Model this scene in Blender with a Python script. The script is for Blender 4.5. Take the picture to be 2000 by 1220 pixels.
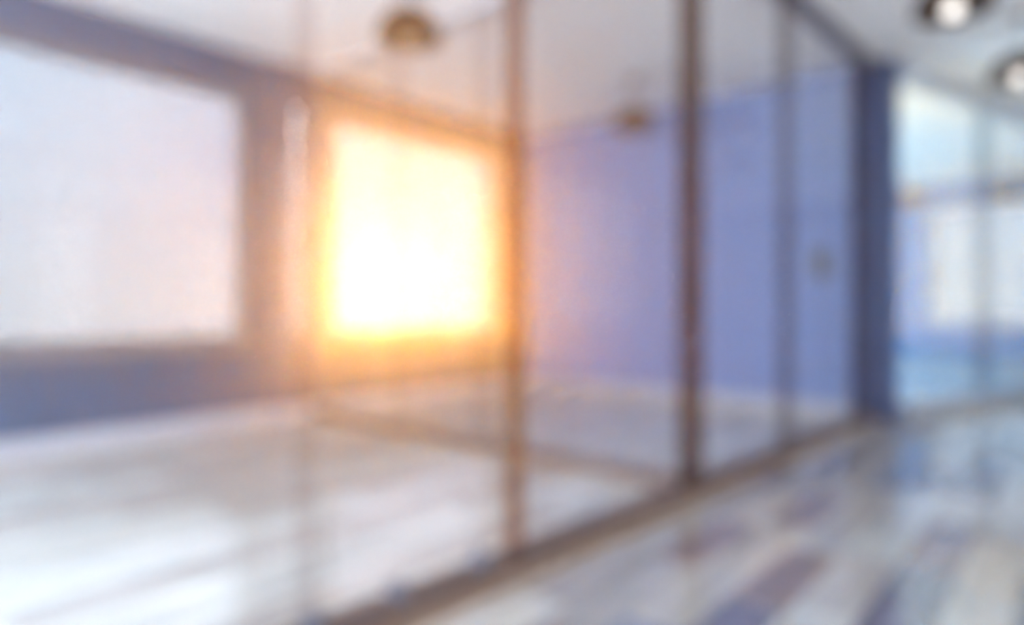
import bpy, bmesh, math, random
from mathutils import Vector, Matrix

# ------------------------------------------------------------------ reset
for o in list(bpy.data.objects):
    bpy.data.objects.remove(o, do_unlink=True)
scene = bpy.context.scene
COL = scene.collection
random.seed(7)
R = math.radians

# ------------------------------------------------------------------ camera (x = along back wall, y = along window wall, metres)
cam_d = bpy.data.cameras.new('camera')
cam = bpy.data.objects.new('camera', cam_d); COL.objects.link(cam)
cam.location = (0, 0, 1.0)
cam.rotation_euler = (R(90), 0, R(41.2))
cam_d.sensor_width = 36.0
cam_d.lens = 23.04
cam_d.shift_y = -0.006
cam_d.clip_start = 0.02
# the photograph is thrown wholly out of focus: lens racked to its close limit
cam_d.dof.use_dof = True
cam_d.dof.focus_distance = 0.30
cam_d.dof.aperture_fstop = 1.6
scene.camera = cam

# ------------------------------------------------------------------ view
scene.view_settings.view_transform = 'Standard'
scene.view_settings.look = 'None'
scene.view_settings.exposure = 0.0
scene.view_settings.gamma = 1.0
scene.view_settings.use_curve_mapping = False
scene.cycles.transparent_max_bounces = 40
scene.cycles.max_bounces = 6
scene.cycles.diffuse_bounces = 4
scene.cycles.glossy_bounces = 3
scene.cycles.use_adaptive_sampling = True
scene.cycles.adaptive_threshold = 0.25
scene.cycles.adaptive_min_samples = 16
scene.cycles.volume_bounces = 0
scene.cycles.sample_clamp_indirect = 6.0

# ------------------------------------------------------------------ sky and sun
SUN_AZ = R(41.2) + math.atan(0.199)          # counter-clockwise from +y
SUN_EL = R(2.0)
SUN_DIR = Vector((-math.sin(SUN_AZ) * math.cos(SUN_EL), math.cos(SUN_AZ) * math.cos(SUN_EL), math.sin(SUN_EL)))
world = bpy.data.worlds.new('sky'); scene.world = world
world.use_nodes = True
nt = world.node_tree; nt.nodes.clear()
def N(tree, kind, **kw):
    n = tree.nodes.new(kind)
    for k, v in kw.items():
        setattr(n, k, v)
    return n
def L(tree, a, b): tree.links.new(a, b)
def math_node(tree, op, a, b=None, clamp=False):
    n = N(tree, 'ShaderNodeMath', operation=op); n.use_clamp = clamp
    for i, v in enumerate((a, b)):
        if v is None: continue
        if isinstance(v, (int, float)): n.inputs[i].default_value = v
        else: L(tree, v, n.inputs[i])
    return n.outputs[0]
def ramp(tree, fac, stops, interp='LINEAR'):
    n = N(tree, 'ShaderNodeValToRGB'); cr = n.color_ramp; cr.interpolation = interp
    while len(cr.elements) < len(stops): cr.elements.new(0.5)
    for e, (p, c) in zip(cr.elements, stops):
        e.position = p; e.color = (*c, 1)
    L(tree, fac, n.inputs[0]); return n.outputs[0]
def mixc(tree, fac, a, b, blend='MIX'):
    n = N(tree, 'ShaderNodeMix', data_type='RGBA', blend_type=blend)
    for i, v in ((0, fac), (6, a), (7, b)):
        if isinstance(v, (int, float)): n.inputs[i].default_value = v
        elif isinstance(v, tuple): n.inputs[i].default_value = (*v, 1)
        else: L(tree, v, n.inputs[i])
    return n.outputs[2]

SKY_GAIN = 30.0
tc = N(nt, 'ShaderNodeTexCoord')
nrm = N(nt, 'ShaderNodeVectorMath', operation='NORMALIZE'); L(nt, tc.outputs['Generated'], nrm.inputs[0])
dot = N(nt, 'ShaderNodeVectorMath', operation='DOT_PRODUCT'); L(nt, nrm.outputs[0], dot.inputs[0]); dot.inputs[1].default_value = SUN_DIR
ang = math_node(nt, 'DIVIDE', math_node(nt, 'ARCCOSINE', math_node(nt, 'MINIMUM', dot.outputs['Value'], 0.99999)), math.pi)
sep = N(nt, 'ShaderNodeSeparateXYZ'); L(nt, nrm.outputs[0], sep.inputs[0])
# colour by angle from the sun: white-pink near it, pale blue away from it
by_sun = ramp(nt, ang, [(0.0, (0.55, 0.47, 0.64)), (0.05, (0.60, 0.55, 0.70)), (0.13, (0.72, 0.77, 0.86)), (0.22, (0.57, 0.73, 0.86)), (0.40, (0.54, 0.69, 0.84))])
# warm, creamy band near the horizon and hazy ground below it
elev = math_node(nt, 'ADD', math_node(nt, 'MULTIPLY', sep.outputs[2], 0.5), 0.5)
hor_f = ramp(nt, elev, [(0.0, (0.6, 0.6, 0.6)), (0.47, (0.6, 0.6, 0.6)), (0.52, (0.5, 0.5, 0.5)), (0.60, (0.0, 0.0, 0.0))])
sky_c = mixc(nt, hor_f, by_sun, (0.71, 0.71, 0.70))
# faint streaks of cloud
mp = N(nt, 'ShaderNodeMapping'); mp.inputs['Scale'].default_value = (2.2, 2.2, 16.0); L(nt, nrm.outputs[0], mp.inputs[0])
nz = N(nt, 'ShaderNodeTexNoise'); nz.inputs['Scale'].default_value = 1.6; nz.inputs['Detail'].default_value = 4; L(nt, mp.outputs[0], nz.inputs['Vector'])
cl = ramp(nt, nz.outputs[0], [(0.50, (0, 0, 0)), (0.66, (0.45, 0.45, 0.45))])
band = ramp(nt, elev, [(0.50, (0, 0, 0)), (0.54, (1, 1, 1)), (0.60, (1, 1, 1)), (0.66, (0, 0, 0))])
sky_c = mixc(nt, mixc(nt, 1.0, cl, band, 'MULTIPLY'), sky_c, (0.66, 0.63, 0.68))
# halo around the sun
halo = math_node(nt, 'POWER', math_node(nt, 'MAXIMUM', dot.outputs['Value'], 0.0), 160.0)
hc = mixc(nt, 1.0, mixc(nt, halo, (0, 0, 0), (1, 1, 1)), (0.35, 0.33, 0.36), 'MULTIPLY')
sky_c = mixc(nt, 1.0, sky_c, hc, 'ADD')
bg = N(nt, 'ShaderNodeBackground'); bg.inputs['Strength'].default_value = SKY_GAIN
L(nt, sky_c, bg.inputs[0])
wo = N(nt, 'ShaderNodeOutputWorld'); L(nt, bg.outputs[0], wo.inputs[0])

sun_d = bpy.data.lights.new('sun', 'SUN'); sun_d.energy = 290.0; sun_d.angle = R(2.0); sun_d.color = (1.0, 0.38, 0.05)
sun = bpy.data.objects.new('sun', sun_d); COL.objects.link(sun)
sun.rotation_euler = (-SUN_DIR).to_track_quat('-Z', 'Y').to_euler()

LAMP_GAIN = 2.2
GLARE_HAZE_DENSITY = 0.018  # added haze that stands in for lens glare

# ------------------------------------------------------------------ materials
MATS = {}
def srgb(h):
    h = h.lstrip('#'); v = [int(h[i:i + 2], 16) / 255 for i in (0, 2, 4)]
    return tuple(x / 12.92 if x <= 0.04045 else ((x + 0.055) / 1.055) ** 2.4 for x in v)
def new_mat(name):
    m = bpy.data.materials.new(name); m.use_nodes = True; m.node_tree.nodes.clear(); MATS[name] = m
    return m, m.node_tree
def principled(name, col, rough=0.5, metal=0.0, noise=0.06, scale=6.0, spec=0.5, bump=0.0):
    m, t = new_mat(name)
    b = N(t, 'ShaderNodeBsdfPrincipled'); o = N(t, 'ShaderNodeOutputMaterial'); L(t, b.outputs[0], o.inputs[0])
    g = N(t, 'ShaderNodeNewGeometry')
    n = N(t, 'ShaderNodeTexNoise'); n.inputs['Scale'].default_value = scale; n.inputs['Detail'].default_value = 4
    L(t, g.outputs['Position'], n.inputs['Vector'])
    lo = tuple(max(0, x * (1 - noise)) for x in col); hi = tuple(min(1, x * (1 + noise)) for x in col)
    L(t, ramp(t, n.outputs[0], [(0.3, lo), (0.7, hi)]), b.inputs['Base Color'])
    b.inputs['Roughness'].default_value = rough; b.inputs['Metallic'].default_value = metal
    b.inputs['Specular IOR Level'].default_value = spec
    if bump:
        bp = N(t, 'ShaderNodeBump'); bp.inputs['Strength'].default_value = bump; bp.inputs['Distance'].default_value = 0.002
        L(t, n.outputs[0], bp.inputs['Height']); L(t, bp.outputs[0], b.inputs['Normal'])
    return m
principled('shaded_wall_paint', srgb('3c4c6c'), 0.6, noise=0.03, scale=3)  # wall blue darkened to stand in for shade on the window wall
principled('back_wall_paint', srgb('7086b8'), 0.6, noise=0.03, scale=3)
principled('far_wall_paint', srgb('387cb0'), 0.6, noise=0.03, scale=3)
principled('shaded_end_paint', srgb('2f4872'), 0.6, noise=0.03, scale=3)  # darker copy of the wall blue: shade put into the wall end's colour
principled('ceiling_paint', srgb('f6f5f6'), 0.8, noise=0.02)
principled('white_paint', srgb('b9b8c1'), 0.45, noise=0.02)
principled('slab', srgb('77757c'), 0.8)
principled('window_frame', srgb('5a5c6b'), 0.4)
principled('window_sill', srgb('6b6d7a'), 0.35)
principled('bronze', srgb('5d4e4c'), 0.35, metal=0.2)
principled('bronze_trim', srgb('8a7466'), 0.4, metal=0.2)
principled('slate_metal', srgb('5c5f6e'), 0.4, metal=0.2)
principled('grey_metal', srgb('a3a6b0'), 0.4, metal=0.1)
principled('pale_metal', srgb('bfc3cc'), 0.4, metal=0.1)
principled('lamp_shell', srgb('3a2721'), 0.6, spec=0.2)
principled('lamp_lining', srgb('2e2420'), 0.5, noise=0.02)
principled('cord', srgb('3a3a3e'), 0.6)
principled('panel_plastic', srgb('2a2f3c'), 0.4)
principled('panel_face', srgb('2b303e'), 0.2)
def emission(name, col, strength):
    m, t = new_mat(name)
    e = N(t, 'ShaderNodeEmission'); o = N(t, 'ShaderNodeOutputMaterial'); L(t, e.outputs[0], o.inputs[0])
    e.inputs[0].default_value = (*col, 1); e.inputs[1].default_value = strength
    return m
emission('bulb_glow', (1.0, 0.95, 0.90), LAMP_GAIN)
principled('bulb_unlit', srgb('8a7a70'), 0.25, noise=0.02)
def glass(name, tint, rough=0.0, f0=0.04, body=None, body_f=0.0):
    # thin sheet: tinted straight-through light plus a Schlick surface reflection on the outer face
    m, t = new_mat(name)
    tr = N(t, 'ShaderNodeBsdfTransparent'); tr.inputs[0].default_value = (*tint, 1)
    gl = N(t, 'ShaderNodeBsdfGlossy'); gl.inputs['Roughness'].default_value = rough; gl.inputs[0].default_value = (1, 1, 1, 1)
    lw = N(t, 'ShaderNodeLayerWeight'); lw.inputs[0].default_value = 0.5
    p5 = math_node(t, 'POWER', lw.outputs['Facing'], 5.0)
    f = math_node(t, 'ADD', math_node(t, 'MULTIPLY', p5, 1.0 - f0), f0)
    g = N(t, 'ShaderNodeNewGeometry')
    f = math_node(t, 'MULTIPLY', f, math_node(t, 'SUBTRACT', 1.0, g.outputs['Backfacing']))
    base = tr.outputs[0]
    if body:
        df = N(t, 'ShaderNodeBsdfDiffuse'); df.inputs[0].default_value = (*body, 1)
        mb = N(t, 'ShaderNodeMixShader'); mb.inputs[0].default_value = body_f
        L(t, tr.outputs[0], mb.inputs[1]); L(t, df.outputs[0], mb.inputs[2]); base = mb.outputs[0]
    mx = N(t, 'ShaderNodeMixShader'); L(t, f, mx.inputs[0]); L(t, base, mx.inputs[1]); L(t, gl.outputs[0], mx.inputs[2])
    o = N(t, 'ShaderNodeOutputMaterial'); L(t, mx.outputs[0], o.inputs[0])
    return m
glass('clear_glass', (0.985, 0.985, 0.985), f0=0.002)
glass('window_glass', (0.985, 0.985, 0.985), f0=0.02)
glass('far_dimming_glass', (0.172, 0.192, 0.215), f0=0.003)  # tint added to dim the overbright sky in the far window
glass('half_dimming_glass', (0.62, 0.80, 0.90), f0=0.02)  # tint added to dim and cool the sun entering the far room
glass('dimming_glass', (0.164, 0.175, 0.187), f0=0.003)          # dark tint added to dim the overbright sky in these panes
glass('fin_bronze', (0.70, 0.54, 0.48), f0=0.003)
glass('fin_dark', (0.42, 0.36, 0.35), f0=0.003)
glass('fin_smoke', (0.62, 0.60, 0.60), f0=0.003)
glass('fin_slate', (0.27, 0.30, 0.35), f0=0.003)
glass('fin_pale', (0.92, 0.90, 0.90), f0=0.003)
glass('fin_grey', (0.68, 0.72, 0.75), f0=0.003)
def plank_mat(name, col):
    m, t = new_mat(name)
    g = N(t, 'ShaderNodeNewGeometry')
    mp = N(t, 'ShaderNodeMapping'); mp.inputs['Scale'].default_value = (9.0, 1.6, 1.0); L(t, g.outputs['Position'], mp.inputs[0])
    n = N(t, 'ShaderNodeTexNoise'); n.inputs['Scale'].default_value = 1.0; n.inputs['Detail'].default_value = 5; n.inputs['Roughness'].default_value = 0.6
    L(t, mp.outputs[0], n.inputs['Vector'])
    lo = tuple(x * 0.65 for x in col); hi = tuple(min(1, x * 1.35 + 0.02) for x in col)
    c = ramp(t, n.outputs[0], [(0.30, lo), (0.52, col), (0.72, hi)])
    df = N(t, 'ShaderNodeBsdfDiffuse'); L(t, c, df.inputs[0])
    gl = N(t, 'ShaderNodeBsdfGlossy'); gl.inputs['Roughness'].default_value = 0.09; gl.inputs[0].default_value = (0.97, 0.97, 0.98, 1)
    lw = N(t, 'ShaderNodeLayerWeight'); lw.inputs[0].default_value = 0.5
    p5 = math_node(t, 'POWER', lw.outputs['Facing'], 4.0)
    f = math_node(t, 'ADD', math_node(t, 'MULTIPLY', p5, 0.42), 0.30)
    mx = N(t, 'ShaderNodeMixShader'); L(t, f, mx.inputs[0]); L(t, df.outputs[0], mx.inputs[1]); L(t, gl.outputs[0], mx.inputs[2])
    o = N(t, 'ShaderNodeOutputMaterial'); L(t, mx.outputs[0], o.inputs[0])
    return m
PLANK_TONES = ['b5aca6', 'cac0b8', 'dedad2', '7a7482', 'd2c0ae', '9a8480', '9092a0', 'ebe8e2']
PLANKS = [plank_mat('plank_tone_%d' % i, srgb(h)) for i, h in enumerate(PLANK_TONES)]

# ------------------------------------------------------------------ mesh helpers
def add_box(bm, x0, x1, y0, y1, z0, z1, bev=0.0):
    vs = [bm.verts.new(p) for p in ((x0, y0, z0), (x1, y0, z0), (x1, y1, z0), (x0, y1, z0), (x0, y0, z1), (x1, y0, z1), (x1, y1, z1), (x0, y1, z1))]
    fs = [bm.faces.new([vs[i] for i in f]) for f in ((0, 3, 2, 1), (4, 5, 6, 7), (0, 1, 5, 4), (1, 2, 6, 5), (2, 3, 7, 6), (3, 0, 4, 7))]
    if bev:
        es = list({e for f in fs for e in f.edges})
        bmesh.ops.bevel(bm, geom=es, offset=bev, segments=2, profile=0.6, affect='EDGES')
def obj(name, bm, mat, parent=None, smooth=False):
    me = bpy.data.meshes.new(name); bmesh.ops.recalc_face_normals(bm, faces=bm.faces[:]); bm.to_mesh(me); bm.free()
    if smooth:
        for p in me.polygons: p.use_smooth = True
    o = bpy.data.objects.new(name, me); COL.objects.link(o)
    me.materials.append(MATS[mat] if isinstance(mat, str) else mat)
    if parent: o.parent = parent
    return o
def box(name, b, mat, parent=None, bev=0.0):
    bm = bmesh.new(); add_box(bm, *b, bev=bev); return obj(name, bm, mat, parent)
def boxes(name, bs, mat, parent=None, bev=0.0):
    bm = bmesh.new()
    for b in bs: add_box(bm, *b, bev=bev)
    return obj(name, bm, mat, parent)
def lathe(name, prof, mat, parent=None, n=32):
    bm = bmesh.new(); rings = []
    for r, z in prof:
        if r < 1e-5: rings.append([bm.verts.new((0, 0, z))])
        else: rings.append([bm.verts.new((r * math.cos(2 * math.pi * k / n), r * math.sin(2 * math.pi * k / n), z)) for k in range(n)])
    for a, b in zip(rings, rings[1:]):
        for k in range(n):
            k2 = (k + 1) % n
            if len(a) == 1: bm.faces.new((a[0], b[k], b[k2]))
            elif len(b) == 1: bm.faces.new((a[k], a[k2], b[0]))
            else: bm.faces.new((a[k], a[k2], b[k2], b[k]))
    return obj(name, bm, mat, parent, smooth=True)
def tag(o, label=None, cat=None, group=None, kind=None):
    if label: o['label'] = label
    if cat: o['category'] = cat
    if group: o['group'] = group
    if kind: o['kind'] = kind
    return o
def empty(name, loc, rz=0.0):
    e = bpy.data.objects.new(name, None); COL.objects.link(e); e.location = loc; e.rotation_euler = (0, 0, rz)
    e.empty_display_size = 0.2
    return e

# ------------------------------------------------------------------ the shell
H = 3.12                      # ceiling height
XA, XR = -5.30, 4.60          # window wall, far side of the hall
YB, YC, YN = 6.35, 13.60, -3.2
WT = 0.24
ZS, ZH = 0.69, 2.81           # sill and head of the windows

tag(box('ceiling', (XA - WT, XR + WT, YN - WT, YC + WT, H, H + 0.2), 'ceiling_paint'), 'plain pale grey ceiling over the glass room and hall', 'ceiling', kind='structure')

def wall_with_openings(name, axis, pos0, pos1, a0, a1, openings, label, mat='shaded_wall_paint'):
    """one wall slab with holes; axis 'y' runs along y, 'x' along x"""
    bs = []; cur = a0
    def put(p, q, z0, z1):
        if q - p < 1e-4 or z1 - z0 < 1e-4: return
        bs.append((pos0, pos1, p, q, z0, z1) if axis == 'y' else (p, q, pos0, pos1, z0, z1))
    for (p, q, z0, z1) in openings:
        put(cur, p, 0, H); put(p, q, 0, z0); put(p, q, z1, H); cur = q
    put(cur, a1, 0, H)
    return tag(boxes(name, bs, mat), label, 'wall', kind='structure')

WIN_A = [(-2.75, -0.25), (0.20, 2.71), (3.455, 5.91), (7.2, 9.7), (10.4, 12.9)]
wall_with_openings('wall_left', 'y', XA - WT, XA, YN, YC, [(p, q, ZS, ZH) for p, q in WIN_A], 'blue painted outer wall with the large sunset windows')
box('pier', (XA, XA + 0.05, 2.90, 3.34, 0, H), 'shaded_wall_paint', bpy.data.objects['wall_left'])
tag(box('wall_back', (XA, -1.46, YB, YB + 0.22, 0, H), 'back_wall_paint'), 'blue painted back wall of the glass room', 'wall', kind='structure')
box('shaded_wall_end', (-1.46, -1.235, YB - 0.02, YB + 0.24, 0, H), 'shaded_end_paint', bpy.data.objects['wall_back'], 0.004)['label'] = 'end of the back wall, its colour darkened for shade'  # back wall's own end, split off to carry the shade colour
WIN_C = [(-2.10, 0.55)]
wall_with_openings('wall_far', 'x', YC, YC + WT, XA, XR, [(p, q, 0.72, 2.76) for p, q in WIN_C], 'blue far wall with wide window beyond the grey glass screen', 'far_wall_paint')
FILL_WIN_R = [(-3.1, -0.4), (3.5, 4.5), (6.3, 7.2)]  # unseen openings added to let sky light into the hall
wall_with_openings('wall_right', 'y', XR, XR + WT, YN, YC, [(p, q, 0.25, 2.95) for p, q in FILL_WIN_R], 'blue wall along the hall with tall windows added for light, outside the picture')
FILL_WIN_N = [(-5.15, -3.60), (-3.45, -1.95), (-0.95, 1.05), (1.20, 3.20)]  # unseen glazing added behind the viewer to brighten the rooms
wall_with_openings('wall_near', 'x', YN - WT, YN, XA - WT, XR + WT, [(p, q, 0.25, 2.95) for p, q in FILL_WIN_N], 'blue wall behind the viewer with tall windows added for light')
# white baseboards
BH, BT = 0.13, 0.018
tag(boxes('baseboard_left', [(XA, XA + BT, YN, 2.90, 0, BH), (XA, XA + BT, 3.34, YB, 0, BH), (XA + 0.05, XA + 0.05 + BT, 2.90, 3.34, 0, BH), (XA, XA + BT, YB + 0.22, YC, 0, BH)], 'white_paint'), 'white baseboard under the sunset windows', 'baseboard', kind='structure')
tag(box('baseboard_back', (XA, -1.50, YB - BT, YB, 0, BH), 'white_paint'), 'white baseboard along the blue back wall', 'baseboard', kind='structure')
tag(box('baseboard_far', (XA, XR, YC - BT, YC, 0, BH), 'white_paint'), 'white baseboard under the far window', 'baseboard', kind='structure')

# ------------------------------------------------------------------ windows
def window(n, axis, pos, p, q, z0, z1, label, inner, frame='window_frame', pane='dimming_glass', mull=0, fw=0.075, depth=0.10, handle=False):
    """inner = +1 / -1: side on which the room lies. Frame in the opening, one pane per light, sill board inside."""
    root = empty('window_%d' % n, (pos, (p + q) / 2, z0) if axis == 'y' else ((p + q) / 2, pos, z0), 0 if axis == 'y' else R(-90))
    # local: y' along the wall, x' across it
    w = (q - p) / 2; h = z1 - z0
    d0, d1 = -depth / 2, depth / 2
    box('frame_rail', (d0, d1, -w, w, 0, fw), frame, root, 0.004)
    box('frame_rail', (d0, d1, -w, w, h - fw, h), frame, root, 0.004)
    box('frame_stile', (d0, d1, -w, -w + fw, fw, h - fw), frame, root, 0.004)
    box('frame_stile', (d0, d1, w - fw, w, fw, h - fw), frame, root, 0.004)
    ys = [-w + fw]
    for k in range(mull):
        c = -w + (k + 1) * 2 * w / (mull + 1)
        box('mullion', (d0, d1, c - fw / 2, c + fw / 2, fw, h - fw), frame, root, 0.004)
        ys += [c - fw / 2, c + fw / 2]
    ys.append(w - fw)
    for a, b in zip(ys[::2], ys[1::2]):
        box('pane', (-0.006, 0.006, a, b, fw, h - fw), pane, root)
    if axis == 'y': sx = (d1, d1 + 0.11) if inner > 0 else (d0 - 0.11, d0)
    else: sx = (d1, d1 + 0.11) if inner > 0 else (d0 - 0.11, d0)
    box('sill', (sx[0], sx[1], -w - 0.03, w + 0.03, -0.045, 0.0), 'window_sill', root, 0.004)
    if handle:
        hp = box('handle', (sx[0] if inner < 0 else sx[0], sx[1], -w + 0.005, -w + 0.10, h * 0.30, h * 0.47), 'panel_plastic', root, 0.01)
        hp['label'] = 'dark grey handle on the window stile'
        hg = box('hinge', (sx[0], sx[1], -w + 0.005, -w + 0.08, h * 0.72, h * 0.82), 'grey_metal', root, 0.01)
    return tag(root, label, 'window', kind='structure')
wl = ['wide window of the window wall behind the viewer', 'wide pale sky window at the left edge of the picture', 'glowing window with the setting sun behind the glass',
      'window of the far room hidden behind the back wall', 'farthest window of the window wall, behind the back wall']
for i in (0, 1, 2, 3, 4):
    window(i + 1, 'y', XA - 0.06, *WIN_A[i], ZS, ZH, wl[i], +1, pane=('window_glass', 'dimming_glass', 'dimming_glass', 'half_dimming_glass', 'half_dimming_glass')[i])
window(6, 'x', YC + 0.06, *WIN_C[0], 0.72, 2.76, 'bright far window seen through the grey glass screen on the right', -1, frame='pale_metal', pane='far_dimming_glass', fw=0.05, handle=True)
for i, (p, q) in enumerate(FILL_WIN_R):
    window(7 + i, 'y', XR + 0.06, p, q, 0.25, 2.95, ('tall window added to light the hall, unseen, behind the viewer on the right', 'tall window added to light the hall, unseen, beside the viewer on the right', 'tall window added to light the hall, unseen, farthest along on the right')[i], -1, frame='grey_metal', pane='window_glass', mull=1)

for i, (p, q) in enumerate(FILL_WIN_N):
    window(10 + i, 'x', YN - 0.06, p, q, 0.25, 2.95, ('tall window added for light behind the viewer in the corner by the sunset windows', 'tall window added for light behind the viewer, just inside the long glass partition', 'tall tinted window added for light behind the viewer, just outside the long glass partition', 'tall tinted window added for light behind the viewer, farthest from the glass partition')[i], +1, frame='grey_metal', pane='window_glass' if i < 2 else 'dimming_glass', mull=1)

# ------------------------------------------------------------------ plank floor
floor = tag(box('floor', (XA - WT, XR + WT, YN - WT, YC + WT, -0.20, -0.012), 'slab'), 'glossy grey and beige plank floor reflecting the windows', 'floor', kind='structure')
PW, PL = 0.19, 0.95
th = R(41.2); sn, cs = math.sin(th), math.cos(th)
def in_view(x, y):
    X = cs * x + sn * y; Y = -sn * x + cs * y
    if Y < 0.3: return None
    px = 1000 + 1280 * X / Y; py = 598 + 1280 / Y
    return (px, py, Y)
cells = []
row = 0; x = XA
while x < XR - 1e-3:
    x1 = min(x + PW, XR); PL = 0.95 if x < -1.6 else 0.62; off = random.random() * PL; y = YN - off
    while y < YC:
        y0 = max(y, YN); y1 = min(y + PL, YC)
        if y1 - y0 > 0.05: cells.append((x, x1, y0, y1))
        y += PL
    x = x1
def score(c):
    best = 0
    for k in range(5):
        for ex in (0.2, 0.8):
            r = in_view(c[0] + (c[1] - c[0]) * ex, c[2] + (c[3] - c[2]) * (k + 0.5) / 5)
            if r and -30 < r[0] < 2030 and r[1] < 1250: best += 1.0 / r[2] ** 3
    return best
scored = sorted(cells, key=lambda c: -score(c))
near = [c for c in scored[:300] if score(c) > 0]
near_set = set(near)
rest = [c for c in cells if c not in near_set]
plank_mesh = {}
G = 0.0015
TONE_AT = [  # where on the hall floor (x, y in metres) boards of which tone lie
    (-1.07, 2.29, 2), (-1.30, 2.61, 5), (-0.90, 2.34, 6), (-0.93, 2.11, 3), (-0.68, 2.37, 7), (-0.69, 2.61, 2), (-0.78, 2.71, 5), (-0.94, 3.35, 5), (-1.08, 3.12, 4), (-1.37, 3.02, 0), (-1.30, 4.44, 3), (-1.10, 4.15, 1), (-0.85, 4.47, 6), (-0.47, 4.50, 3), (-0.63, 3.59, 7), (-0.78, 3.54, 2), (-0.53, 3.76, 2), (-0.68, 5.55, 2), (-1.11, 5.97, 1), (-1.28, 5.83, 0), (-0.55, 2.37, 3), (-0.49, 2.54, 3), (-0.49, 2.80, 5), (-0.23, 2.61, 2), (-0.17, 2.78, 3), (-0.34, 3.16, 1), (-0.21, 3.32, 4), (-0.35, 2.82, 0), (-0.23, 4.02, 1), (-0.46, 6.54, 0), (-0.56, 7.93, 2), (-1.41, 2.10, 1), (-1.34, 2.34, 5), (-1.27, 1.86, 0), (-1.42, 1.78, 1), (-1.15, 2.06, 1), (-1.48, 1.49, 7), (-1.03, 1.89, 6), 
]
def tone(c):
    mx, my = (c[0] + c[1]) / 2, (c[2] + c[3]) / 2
    if mx < -1.6 + 0.0461 * my or my > 6.6 and mx < -1.25 + 0.29 * (my - 6.6):      # boards paled inside the glazed rooms, standing in for brighter light there
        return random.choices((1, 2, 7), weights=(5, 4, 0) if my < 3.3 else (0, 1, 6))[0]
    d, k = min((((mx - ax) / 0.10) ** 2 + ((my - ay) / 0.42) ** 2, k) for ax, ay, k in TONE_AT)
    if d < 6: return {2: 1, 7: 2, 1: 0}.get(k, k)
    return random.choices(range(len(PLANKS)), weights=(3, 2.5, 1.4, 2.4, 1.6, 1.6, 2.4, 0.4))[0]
def plank_data(lx, ly):
    key = (round(lx, 3), round(ly, 3))
    if key not in plank_mesh:
        bm = bmesh.new(); hx, hy = lx / 2 - G, ly / 2 - G; b = 0.003
        lo = [bm.verts.new((sx * hx, sy * hy, -0.012)) for sx, sy in ((-1, -1), (1, -1), (1, 1), (-1, 1))]
        mi = [bm.verts.new((sx * hx, sy * hy, -0.002)) for sx, sy in ((-1, -1), (1, -1), (1, 1), (-1, 1))]
        hi = [bm.verts.new((sx * (hx - b), sy * (hy - b), 0.0)) for sx, sy in ((-1, -1), (1, -1), (1, 1), (-1, 1))]
        bm.faces.new(hi); bm.faces.new(lo[::-1])
        for k in range(4):
            j = (k + 1) % 4
            bm.faces.new((lo[k], lo[j], mi[j], mi[k])); bm.faces.new((mi[k], mi[j], hi[j], hi[k]))
        me = bpy.data.meshes.new('plank'); bm.to_mesh(me); bm.free(); me.materials.append(None); plank_mesh[key] = me
    return plank_mesh[key]
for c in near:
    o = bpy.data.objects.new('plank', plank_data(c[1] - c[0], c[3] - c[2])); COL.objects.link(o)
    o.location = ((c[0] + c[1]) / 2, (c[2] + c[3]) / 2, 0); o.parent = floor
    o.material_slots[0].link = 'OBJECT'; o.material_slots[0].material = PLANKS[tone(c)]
vs, fs, mi_ = [], [], []
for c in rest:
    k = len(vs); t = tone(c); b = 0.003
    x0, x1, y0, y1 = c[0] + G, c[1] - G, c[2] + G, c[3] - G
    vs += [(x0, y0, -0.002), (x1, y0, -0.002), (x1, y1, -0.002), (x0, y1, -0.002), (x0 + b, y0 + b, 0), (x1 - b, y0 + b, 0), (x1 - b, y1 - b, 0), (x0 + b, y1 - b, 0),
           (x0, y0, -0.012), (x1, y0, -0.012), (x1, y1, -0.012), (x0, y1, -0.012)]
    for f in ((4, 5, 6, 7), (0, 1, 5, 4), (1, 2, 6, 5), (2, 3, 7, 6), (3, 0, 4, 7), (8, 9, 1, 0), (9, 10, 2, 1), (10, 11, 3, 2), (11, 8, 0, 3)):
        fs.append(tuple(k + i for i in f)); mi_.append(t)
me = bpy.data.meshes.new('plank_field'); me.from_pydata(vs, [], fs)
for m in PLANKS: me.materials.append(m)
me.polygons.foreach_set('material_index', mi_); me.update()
pf = bpy.data.objects.new('plank_field', me); COL.objects.link(pf); pf.parent = floor; pf['kind'] = 'stuff'

# ------------------------------------------------------------------ the long glass partition beside the hall
A1 = math.atan(0.0461)
g1 = empty('glass_partition', (-1.70, 0, 0), -A1)     # local y runs along the glass
def ly(u): return u / math.cos(A1)
S0, S1 = ly(-3.1), ly(6.33)
box('floor_channel', (-0.075, 0.030, S0, S1, 0.0, 0.075), 'bronze', g1, 0.004)
t_ = box('threshold_strip', (0.030, 0.085, S0, S1, 0.0, 0.030), 'bronze_trim', g1, 0.004); t_['label'] = 'tan threshold strip'
box('head_channel', (-0.05, 0.05, S0, S1, H - 0.075, H - 0.003), 'slate_metal', g1, 0.004)
fins = [(-1.6, 0.06, 'fin_smoke'), (-0.3, 0.06, 'fin_smoke'), (1.003, 0.055, 'fin_pale'), (1.859, 0.075, 'fin_bronze'), (3.197, 0.23, 'fin_dark'), (4.462, 0.20, 'fin_smoke'), (6.02, 0.36, 'fin_slate')]
edges = [S0]
for u, w, m in fins:
    c = ly(u)
    js = box('joint_strip', (-0.012, 0.012, c - w / 2, c + w / 2, 0.075, H - 0.075), m, g1)
    js['label'] = {'fin_smoke': 'smoky grey translucent strip', 'fin_pale': 'faint pale translucent strip', 'fin_bronze': 'thin brown translucent strip',
                   'fin_dark': 'wide dark brown translucent strip', 'fin_slate': 'dark slate translucent strip at the wall end'}[m]
    edges += [c - w / 2, c + w / 2]
edges.append(S1)
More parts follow.
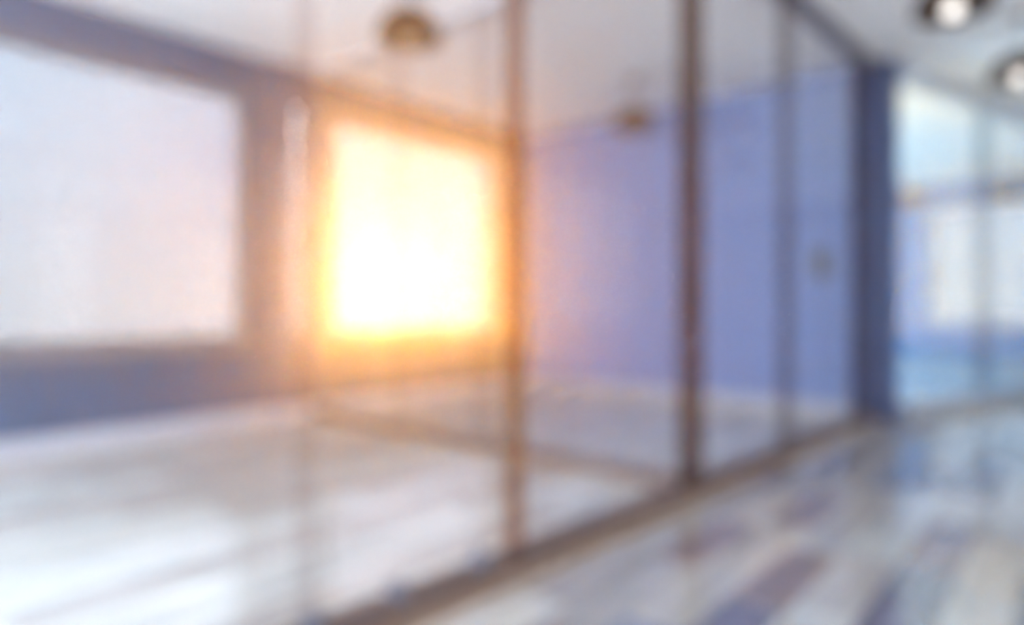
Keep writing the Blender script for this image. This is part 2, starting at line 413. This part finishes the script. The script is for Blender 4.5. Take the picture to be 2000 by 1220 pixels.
for a, b in zip(edges[::2], edges[1::2]):
    box('glass_pane', (-0.006, 0.006, a + 0.002, b - 0.002, 0.075, H - 0.075), 'clear_glass', g1)
for u in (1.03, 1.321, 1.682):
    c = ly(u)
    box('glass_clamp', (-0.03, 0.03, c - 0.025, c + 0.025, 0.075, 0.125), 'slate_metal', g1, 0.005)
tag(g1, 'long frameless glass partition with brown joint strips and floor channel', 'partition')

# ------------------------------------------------------------------ the cross partition dividing the glass room
YG = 3.30
g3 = empty('glass_partition', (-5.25, YG, 0), 0)
x_end = (-1.70 + 0.0461 * YG) - 0.085 + 5.25
box('floor_channel', (0.02, x_end, -0.045, 0.045, 0.0, 0.085), 'bronze', g3, 0.004)
box('head_channel', (0.02, x_end, -0.035, 0.035, H - 0.06, H - 0.003), 'pale_metal', g3, 0.004)
ed = [0.02]
for xx in (-4.068, -3.149):
    c = xx + 5.25
    box('joint_strip', (c - 0.075, c + 0.075, -0.010, 0.010, 0.075, H - 0.06), 'fin_pale', g3); ed += [c - 0.075, c + 0.075]
ed.append(x_end)
for a, b in zip(ed[::2], ed[1::2]):
    box('glass_pane', (a + 0.002, b - 0.002, -0.006, 0.006, 0.075, H - 0.06), 'clear_glass', g3)
tag(g3, 'cross glass partition running from the window pier to the long partition', 'partition')

# ------------------------------------------------------------------ the grey glass screen at right
A2 = math.atan2(0.28, 0.96)
g2 = empty('glass_screen', (-1.25, 6.60, 0), -A2)
E2 = 7.15
box('floor_channel', (-0.06, 0.06, 0.02, E2, 0.0, 0.14), 'grey_metal', g2, 0.004)
box('head_channel', (-0.06, 0.06, 0.02, E2, H - 0.13, H - 0.003), 'pale_metal', g2, 0.004)
ed = [0.02]
for c in (1.66, 3.35, 5.04):
    box('joint_strip', (-0.012, 0.012, c - 0.15, c + 0.15, 0.14, H - 0.13), 'fin_grey', g2); ed += [c - 0.15, c + 0.15]
ed.append(E2)
for a, b in zip(ed[::2], ed[1::2]):
    box('glass_pane', (-0.006, 0.006, a + 0.002, b - 0.002, 0.14, H - 0.13), 'clear_glass', g2)
tag(g2, 'pale grey framed glass screen at the right edge, in front of the far room', 'partition')

# ------------------------------------------------------------------ pendant lamps
ZR = 2.66                                    # rim height of the shades
def pendant():
    root = empty('pendant_lamp', (0, 0, 0))
    r = 0.20
    out = [(r * math.sin(R(a)), ZR + 0.185 * math.cos(R(a))) for a in range(6, 91, 6)]
    inn = [((r - 0.008) * math.sin(R(a)), ZR + 0.177 * math.cos(R(a))) for a in range(90, 5, -6)]
    sh = lathe('shade', [(0, ZR + 0.186)] + out + [(r, ZR - 0.004), (r - 0.008, ZR - 0.004)], 'lamp_shell', root)
    lathe('shade_lining', [(r - 0.0085, ZR - 0.002)] + [(max(0, x - 0.001), z - 0.001) for x, z in inn] + [(0, ZR + 0.175)], 'lamp_lining', sh)
    so = lathe('socket', [(0, ZR + 0.21), (0.022, ZR + 0.21), (0.026, ZR + 0.14), (0.026, ZR + 0.06), (0, ZR + 0.06)], 'lamp_shell', root)
    lathe('bulb', [(0, ZR + 0.075), (0.018, ZR + 0.06), (0.042, ZR + 0.03), (0.048, ZR + 0.005), (0.040, ZR - 0.022), (0.022, ZR - 0.038), (0, ZR - 0.043)], 'bulb_unlit', so, 10)
    lathe('cord', [(0.004, ZR + 0.20), (0.004, H - 0.02)], 'cord', root, 8)
    lathe('ceiling_rose', [(0, H), (0.05, H), (0.05, H - 0.012), (0.02, H - 0.03), (0, H - 0.03)], 'lamp_shell', root, 24)
    return root
def copy_tree(o, parent=None):
    c = o.copy(); COL.objects.link(c); c.parent = parent
    for ch in list(o.children): copy_tree(ch, c)
    return c
lamps = [
    (-3.16, 2.64, 'large brown dome pendant lamp in the glass room, left of the thin brown strip'),
    (-3.16, 5.34, 'smaller brown dome pendant lamp hanging before the blue back wall'),
    (-0.56, 4.40, 'bright-bulbed dome pendant lamp cut off by the top edge of the picture over the hall'),
    (-0.36, 6.02, 'grey dome pendant lamp cut off by the right edge of the picture over the hall'),
    (-2.05, 12.0, 'small dark pendant lamp in the far room beside the blue wall end'),
    (-0.90, 12.6, 'small dark pendant lamp in the far room before the bright far window'),
    (2.65, 2.62, 'hall pendant lamp seen only as a faint reflection above the left window'),
    (2.75, 5.45, 'hall pendant lamp seen only as a pale reflection over the sunlit window'),
    (2.60, 7.13, 'hall pendant lamp reflected as a tan spot on the purple back wall'),
    (0.45, 7.55, 'hall pendant lamp reflected beside the wide dark joint strip'),
]
proto = pendant()
for i, (lx, lyy, lab) in enumerate(lamps):
    o = proto if i == 0 else copy_tree(proto)
    o.location = (lx, lyy, 0)
    if lx > -1.0 and lyy < 8:                       # the hall lamps are switched on
        for ch in o.children_recursive:
            if ch.name.startswith('bulb'):
                ch.material_slots[0].link = 'OBJECT'; ch.material_slots[0].material = MATS['bulb_glow']
    tag(o, lab, 'lamp', 'dome pendant lamps')

# ------------------------------------------------------------------ dark control panel on the back wall
p = empty('wall_control_panel', (-1.81, YB, 1.25))
box('body', (-0.075, 0.075, -0.035, 0, 0, 0.27), 'panel_plastic', p, 0.015)
box('screen', (-0.045, 0.045, -0.038, -0.034, 0.12, 0.21), 'panel_face', p)
for k in range(3): box('button', (-0.04 + 0.03 * k, -0.02 + 0.03 * k, -0.040, -0.034, 0.05, 0.07), 'panel_face', p, 0.002)
tag(p, 'dark grey control panel mounted on the blue back wall', 'control panel')

# ------------------------------------------------------------------ thin haze added to stand in for lens glare around the sun
m, t = new_mat('glare_haze')
vsn = N(t, 'ShaderNodeVolumeScatter'); vsn.inputs['Density'].default_value = GLARE_HAZE_DENSITY; vsn.inputs['Anisotropy'].default_value = 0.80
vsn.inputs[0].default_value = (1, 1, 1, 1)
o = N(t, 'ShaderNodeOutputMaterial'); L(t, vsn.outputs[0], o.inputs['Volume'])
hz = box('haze', (XA - 0.6, XR + 0.6, YN - 0.6, YC + 0.6, -0.35, H + 0.4), 'glare_haze')
tag(hz, 'added haze standing in for lens glare around the glowing window', 'haze', kind='stuff')
